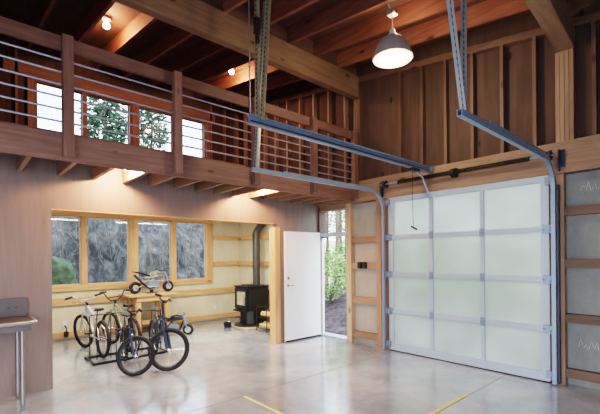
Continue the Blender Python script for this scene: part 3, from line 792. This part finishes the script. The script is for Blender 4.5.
    hbo = hb.build('handlebar', M['silver'] if paint is M['silver'] else M['plastic'], t, True)
    for a, b in ((pts[0], pts[1]), (pts[8], pts[7])):
        MB().tube([a, a.lerp(b, .75)], .017, 10).build('grip', M['rubber'], hbo, True)
        v = (b - a).normalized(); 
        MB().tube([a.lerp(b, .85) , a.lerp(b, .6) + D((.05, 0, -.02)), a.lerp(b, .1) + D((.07, 0, -.03))], .005, 6).build('brake_lever', M['chrome'], hbo, True)
    # ---- crank
    ax = D((0, 1, 0)); c = bb + Vector((0, -.05, 0))
    cr = MB().lathe(W(c), [(.02, 0), (.085, 0), (.09, .004), (.085, .008), (.02, .008)], 24, ax, True).build('chainring', M['dark_steel'], t, True)
    for s, a in ((-1, -.5), (1, -.5 + PI)):
        p0 = bb + Vector((0, s * .065, 0)); p1 = p0 + Vector((math.cos(a), 0, math.sin(a))) * .155
        ca = MB().tube([W(p0), W(p1)], .011, 8).build('crank_arm', M['chrome'], t, True)
        pd = MB(); p2 = p1 + Vector((0, s * .06, 0))
        P = [Vector((x, y, z)) + p2 for z in (-.011, .011) for x, y in ((-.045, -.045), (.045, -.045), (.045, .045), (-.045, .045))]
        pd.hexa([W(p) for p in P]).build('pedal', M['plastic'], ca)
    chn = MB()
    for dzz in (.085, -.085):
        chn.tube([W(bb + Vector((0, -.05, dzz))), W(rh + Vector((0, -.045, dzz * .4)))], .005, 6)
    chn.build('chain', M['dark_steel'], t)
    return t

make_bike((1.655, 6.33), math.radians(93), math.radians(14), .285, 'silver-framed bicycle with wide handlebars, leftmost in the floor rack', M['silver'], M['dark_steel'], .90, .74, wb=.93, barw=.68, fat=.026, tr=.024)
make_bike((2.10, 6.34), math.radians(94), math.radians(10), .285, 'tan bronze bicycle with high handlebars, second from left in the floor rack', M['olive'], M['dark_steel'], .92, .76, wb=.92, barw=.68, tr=.024)
make_bike((1.86, 5.96), math.radians(-101), math.radians(57), .255, 'small black bicycle with front wheel turned, nearest the viewer', M['coal'], M['dark_steel'], .84, .72, wb=.90, barw=.46, tr=.025, forkmat=M['navy'], stem_rise=.08)
make_bike((2.27, 5.92), math.radians(-101), math.radians(57), .285, 'dark blue bicycle with largest front wheel, rightmost in the floor rack', M['navy'], M['dark_steel'], .95, .76, wb=.94, barw=.5, tr=.027, suspension=True, stem_rise=.16)

rk = thing('bike_rack', (1.9, 6.15, 0), 'low black floor rack of upright bars holding the bicycles', 'bike rack')
for y in (5.93, 6.40):
    MB().bar((1.42, y, .02), (2.5, y, .02), .032, .032).build('floor_bar', M['black'], rk)
for x in (1.44, 2.48):
    MB().tube([(x, 5.93, .03), (x, 6.15, .03), (x, 6.40, .03)], .014, 8).build('end_bar', M['black'], rk)
MB().tube([(1.44, 6.165, .03), (1.44, 6.165, .66), (1.46, 6.165, .68), (2.46, 6.165, .68), (2.48, 6.165, .66), (2.48, 6.165, .03)], .009, 10).build('hoop_frame', M['black'], rk, True)
for x in (1.535, 1.625 + .10, 1.80, 1.92, 2.02, 2.18, 2.22 - .0 + .12):
    MB().tube([(x, 6.165, .02), (x, 6.165, .68)], .006, 8).build('upright', M['black'], rk, True)

# ------------------------------------------------------------------ mini motorbikes
def make_mini(c, heading, z0, label, tint, k=1.0):
    ch, sh = math.cos(heading), math.sin(heading); base = Vector((c[0], c[1], z0))
    def W(p): return base + Vector((p[0] * ch - p[1] * sh, p[0] * sh + p[1] * ch, p[2])) * k
    ax = (W((0, 1, 0)) - W((0, 0, 0))).normalized()
    t = thing('mini_motorbike', base, label, 'mini motorbike')
    R, wb = .105, .30
    for sx_ in (-wb, wb):
        cc = W((sx_, 0, R))
        hub = MB().lathe(cc, [(0, -.04), (.04, -.03), (.05, -.034), (.058, -.034), (.058, .034), (.05, .034), (.04, .03), (0, .04)], 24, ax).build('wheel', M['silver'], t, True)
        MB().torus(cc, (R - .032) * k, .032 * k, ax, 30, 10).build('tire', M['rubber'], hub, True)
    f = MB()
    for s in (-1, 1):
        y = s * .05
        f.tube([W((-wb, y, R)), W((-.10, y, .15)), W((.02, y * .9, .30)), W((.20, y * .4, .33))], .011, 8)
        f.tube([W((-.16, y, .27)), W((.02, y, .29)), W((.20, y * .4, .31))], .012, 8)
        f.tube([W((-.12, y, .12)), W((.14, y, .10)), W((.21, y * .4, .28))], .011, 8)
    f.build('frame', tint, t, True)
    f = MB()
    for s in (-1, 1): f.tube([W((wb, s * .055, R)), W((.22, s * .055, .36))], .012, 8)
    f.tube([W((.22, -.06, .36)), W((.22, .06, .36))], .012, 8)
    f.build('fork', M['rail_metal'], t, True)
    f = MB().tube([W((.17, -.20, .41)), W((.21, -.10, .39)), W((.21, .10, .39)), W((.17, .20, .41))], .009, 8).build('handlebar', M['plastic'], t, True)
    m = MB(); m.prism([W((-.10, -.045, .08)), W((.10, -.045, .07)), W((.13, -.045, .17)), W((.04, -.045, .24)), W((-.07, -.045, .22))], ax * .09); m.build('engine', M['rail_metal'], t, bevel=.01)
    m = MB(); m.tube([W((-.05, 0, .30)), W((0, 0, .325)), W((.10, 0, .345)), W((.18, 0, .335))], [.03, .055, .06, .03], 12); m.build('fuel_tank', tint, t, True)
    m = MB(); m.prism([W((-.36, -.045, .39)), W((-.30, -.045, .37)), W((-.05, -.045, .29)), W((-.05, -.045, .32)), W((-.25, -.045, .385))], ax * .09); m.build('tail_seat', M['plastic'], t, bevel=.008)
    MB().tube([W((.02, -.06, .10)), W((-.08, -.075, .08)), W((-.14, -.075, .13)), W((-.34, -.07, .33))], [.012, .014, .02, .024], 10).build('exhaust', M['dark_steel'], t, True)
    return t
make_mini((2.97, 7.80), math.radians(3), BT, 'tiny silver and black motorbike standing on the wood bench', M['olive'], 1.14)
make_mini((3.14, 7.22), math.radians(-38), 0, 'tiny dark motorbike on the floor behind the rightmost bicycle', M['coal'])
for o in [o for o in bpy.data.objects if o.name.startswith('mini_motorbike')]:
    for s in (1,):
        pass
ks = MB().box(2.84, 3.08, 7.74, 7.86, BT, BT + .012); ks.box(2.93, 2.99, 7.78, 7.82, BT + .012, BT + .07)
tag(ks.build('bike_stand', M['dark_steel']), 'small flat steel stand under the motorbike on the bench', 'stand')

# ------------------------------------------------------------------ outdoors
gr = struct(B(-40, 60, -40, 60, -.32, -.22).build('ground', M['gravel']), 'pale gravel ground outside', 'ground')
random.seed(11)
from mathutils import noise as nz
def terrain(name, x0, x1, y0, y1, nx, ny, fz, mat):
    m = MB(); g = []
    for j in range(ny + 1):
        row = []
        for i in range(nx + 1):
            x = x0 + (x1 - x0) * i / nx; y = y0 + (y1 - y0) * j / ny
            row.append(m.bm.verts.new((x, y, fz(x, y))))
        g.append(row)
    for j in range(ny):
        for i in range(nx): m.bm.faces.new((g[j][i], g[j][i + 1], g[j + 1][i + 1], g[j + 1][i]))
    return m.build(name, mat, None, True)
def hz(x, y):
    s = max(0, min(1, (y - 10.2) / 4.5)); s = s * s * (3 - 2 * s)
    return -.3 + 4.3 * s + (nz.noise((x * .7, y * .7, 0)) * .7 + nz.noise((x * 2.2, y * 2.2, 3)) * .3) * s
struct(terrain('hill', -12, 9.5, 9.8, 17, 110, 50, hz, M['hill']), 'grey rocky brush covered bank outside alcove windows', 'hill')
def mz(x, y): return -.25 + .55 * max(0, min(1, (x - 5.9) / 2.0)) + nz.noise((x * 2, y * 2, 5)) * .09 + nz.noise((x * 7, y * 7, 5)) * .05
struct(terrain('mulch_bed', 5.75, 11, 5.0, 9.6, 70, 60, mz, M['mulch']), 'dark mulch bed outside side doorway', 'ground')

def leaves(c, rad, n, size, mat, name, parent, flat=1.0, seed=0):
    rnd = random.Random(seed); m = MB()
    for i in range(n):
        while True:
            p = Vector((rnd.uniform(-1, 1), rnd.uniform(-1, 1), rnd.uniform(-1, 1)))
            if p.length < 1: break
        k = nz.noise(p * 2.3 + Vector((seed, 0, 0)))
        if k < -.12: continue
        p = Vector((c[0] + p.x * rad[0], c[1] + p.y * rad[1], c[2] + p.z * rad[2]))
        a = Vector((rnd.gauss(0, 1), rnd.gauss(0, 1), rnd.gauss(0, .6))).normalized(); b = a.cross(Vector((rnd.gauss(0, 1), rnd.gauss(0, 1), rnd.gauss(0, 1)))).normalized()
        s = size * rnd.uniform(.6, 1.3)
        m.quad([p - a * s, p - b * s * .4, p + a * s, p + b * s * .4])
    return m.build(name, mat, parent)
def tree(base, crown, rad, n, size, mat, label, lean=0, tr_=.09, seed=0, cat='tree', group='trees outside'):
    t = thing('tree' if cat == 'tree' else 'shrub', base, label, cat, group)
    c = Vector(crown); b = Vector(base)
    m = MB().tube([b, b.lerp(c, .5) + Vector((lean, 0, 0)), c, c + Vector((0, 0, rad[2] * .8))], [tr_, tr_ * .8, tr_ * .6, tr_ * .2], 8)
    rnd = random.Random(seed)
    for k in range(7):
        q = b.lerp(c, .55 + .06 * k); m.tube([q, q + Vector((rnd.uniform(-1, 1) * rad[0], rnd.uniform(-1, 1) * rad[1], rnd.uniform(.1, .7) * rad[2]))], [tr_ * .35, .006], 6)
    m.build('trunk', M['bark'], t, True)
    if n: leaves(crown, rad, n, size, mat, 'foliage', t, 1, seed)
    return t
# seen through the two middle loft windows
tree((3.5, 13.6, 2.6), (3.68, 13.6, 6.0), (.74, .6, 1.35), 4200, .085, M['leaf_dark'], 'dense dark evergreen outside the second loft window', .25, .1, 2)
tree((5.3, 13.4, 2.4), (5.15, 13.4, 6.0), (.58, .5, 1.1), 2000, .08, M['leaf_dark'], 'sparse dark tree outside the third loft window', -.15, .07, 5)
# bare trunks on the bank
rnd = random.Random(4)
for i, (x, y, lab) in enumerate([(1.75, 11.6, 'bare leaning grey trunk on the bank, outside the leftmost alcove pane'), (3.05, 12.1, 'bare forked grey trunk on the bank, outside the second alcove pane'), (4.3, 11.6, 'bare grey brush on the bank, outside the third alcove pane'), (5.7, 11.8, 'bare grey brush on the bank, outside the rightmost alcove pane')]):
    t = thing('bare_shrub', (x, y, hz(x, y)), lab, 'shrub', 'bare shrubs on the bank')
    m = MB(); b = Vector((x, y, hz(x, y) - .1))
    for k in range(16):
        b = Vector((x + rnd.uniform(-.5, .5), y + rnd.uniform(-.2, .5), 0)); b.z = hz(b.x, b.y) - .1; e = b + Vector((rnd.uniform(-.35, .35), rnd.uniform(-.3, .3), rnd.uniform(.7, 2.2))); mid = b.lerp(e, .5) + Vector((rnd.uniform(-.2, .2), 0, rnd.uniform(-.1, .2)))
        r0 = rnd.uniform(.008, .022) if i > 1 or k else .04
        m.tube([b, mid, e], [r0, r0 * .7, .005], 6)
        for q in range(3):
            s = mid.lerp(e, rnd.random()); m.tube([s, s + Vector((rnd.uniform(-.4, .4), rnd.uniform(-.2, .2), rnd.uniform(0, .5)))], [r0 * .4, .003], 5)
    m.build('branches', M['twig'], t, True)
# mossy boulder outside left pane
m = MB(); bmesh.ops.create_icosphere(m.bm, subdivisions=4, radius=1)
for v in m.bm.verts:
    d = 1 + .22 * nz.noise(v.co * 1.6) + .08 * nz.noise(v.co * 5); v.co = Vector((v.co.x * .72 * d + 1.62, v.co.y * .5 * d + 10.6, v.co.z * 1.0 * d + .55))
tag(m.build('boulder', M['moss'], None, True), 'large mossy green boulder outside the leftmost alcove pane', 'boulder')
# through the doorway
def shrub(c, rad, n, size, mat, label, seed):
    t = thing('shrub', (c[0], c[1], mz(c[0], c[1])), label, 'shrub', 'green shrubs outside the doorway')
    m = MB(); rnd = random.Random(seed); b = Vector((c[0], c[1], mz(c[0], c[1]) - .05))
    for k in range(8): m.tube([b, Vector(c) + Vector((rnd.uniform(-1, 1) * rad[0] * .7, rnd.uniform(-1, 1) * rad[1] * .7, rnd.uniform(-.3, .6) * rad[2]))], [.014, .004], 6)
    m.build('stems', M['twig'], t, True)
    leaves(c, rad, n, size, mat, 'foliage', t, 1, seed)
shrub((7.7, 7.35, 1.0), (.5, .62, .72), 2600, .05, M['leaf_pale'], 'bushy pale green shrub just outside the side doorway', 21)
shrub((8.55, 8.95, 1.5), (.55, .55, .6), 2200, .055, M['leaf'], 'taller mid green shrub behind the pale one outside the doorway', 22)
shrub((9.0, 7.75, 1.2), (.6, .6, .8), 1800, .055, M['leaf'], 'mid green shrub outside the doorway, right of the tall one', 23)
for i, (x, y, lab) in enumerate([(10.3, 8.9, 'slender grey tree trunk seen in the doorway, left'), (10.6, 9.6, 'slender grey tree trunk seen in the doorway, middle'), (10.2, 9.9, 'slender grey tree trunk seen in the doorway, right'), (10.8, 8.4, 'slender grey tree trunk behind shrubs at doorway edge'), (10.5, 9.25, 'thin grey sapling among trunks in the doorway'), (9.9, 9.15, 'thinnest grey stem just behind shrubs, seen in the doorway'), (11.6, 9.9, 'grey trunk farthest back between the saplings in the doorway')]):
    tree((x, y, -.25), (x + .1, y, 4.2), (.3, .3, .5), 0, .06, M['leaf'], lab, .05, .07, 30 + i)
tree((12.6, 11.6, -.3), (12.6, 11.4, 3.5), (1.3, 1.5, 1.3), 3200, .07, M['leaf_pale'], 'leafy pale tree behind the trunks, seen through the transom', 0, .07, 51)
struct(terrain('hill', 11.5, 20, -6, 20, 40, 60, lambda x, y: -.3 + 2.6 * max(0, min(1, (x - 12) / 4)) + .4 * nz.noise((x * .6, y * .6, 9)), M['leaf_pale']), 'green bank beyond the driveway', 'hill')

# ------------------------------------------------------------------ world
wd = bpy.data.worlds.new('World'); bpy.context.scene.world = wd; wd.use_nodes = True
nt = wd.node_tree; bg = nt.nodes['Background']
tc = nt.nodes.new('ShaderNodeTexCoord'); sp_ = nt.nodes.new('ShaderNodeSeparateXYZ'); nt.links.new(tc.outputs['Generated'], sp_.inputs[0])
rp = nt.nodes.new('ShaderNodeValToRGB'); rp.color_ramp.elements[0].position = .0; rp.color_ramp.elements[0].color = (.86, .93, 1, 1)
rp.color_ramp.elements[1].position = .7; rp.color_ramp.elements[1].color = (.70, .83, 1, 1)
nt.links.new(sp_.outputs['Z'], rp.inputs[0]); nt.links.new(rp.outputs[0], bg.inputs[0])
bg.inputs[1].default_value = 4.0

# ------------------------------------------------------------------ camera
A = .0091; TH = math.radians(42); F = 383.0
f_ = Vector((math.sin(TH), math.cos(TH), 0)); r_ = Vector((math.cos(TH), -math.sin(TH), 0)); u_ = Vector((0, 0, 1))
cr = r_ * math.cos(A) - u_ * math.sin(A); cu = r_ * math.sin(A) + u_ * math.cos(A)
cam = bpy.data.cameras.new('Camera'); co = bpy.data.objects.new('Camera', cam); C.objects.link(co)
mw = Matrix((cr, cu, -f_)).transposed().to_4x4(); mw.translation = (0, 0, 1.5); co.matrix_world = mw
cam.sensor_width = 36; cam.sensor_fit = 'HORIZONTAL'; cam.lens = F / 600 * 36; cam.shift_y = 50 / 600; cam.clip_start = .05
sc = bpy.context.scene; sc.camera = co
sc.cycles.use_denoising = True
sc.cycles.max_bounces = 10; sc.cycles.diffuse_bounces = 6; sc.cycles.transparent_max_bounces = 12
sc.cycles.sample_clamp_indirect = 6
sc.view_settings.view_transform = 'Filmic'; sc.view_settings.look = 'High Contrast'
sc.view_settings.exposure = .62
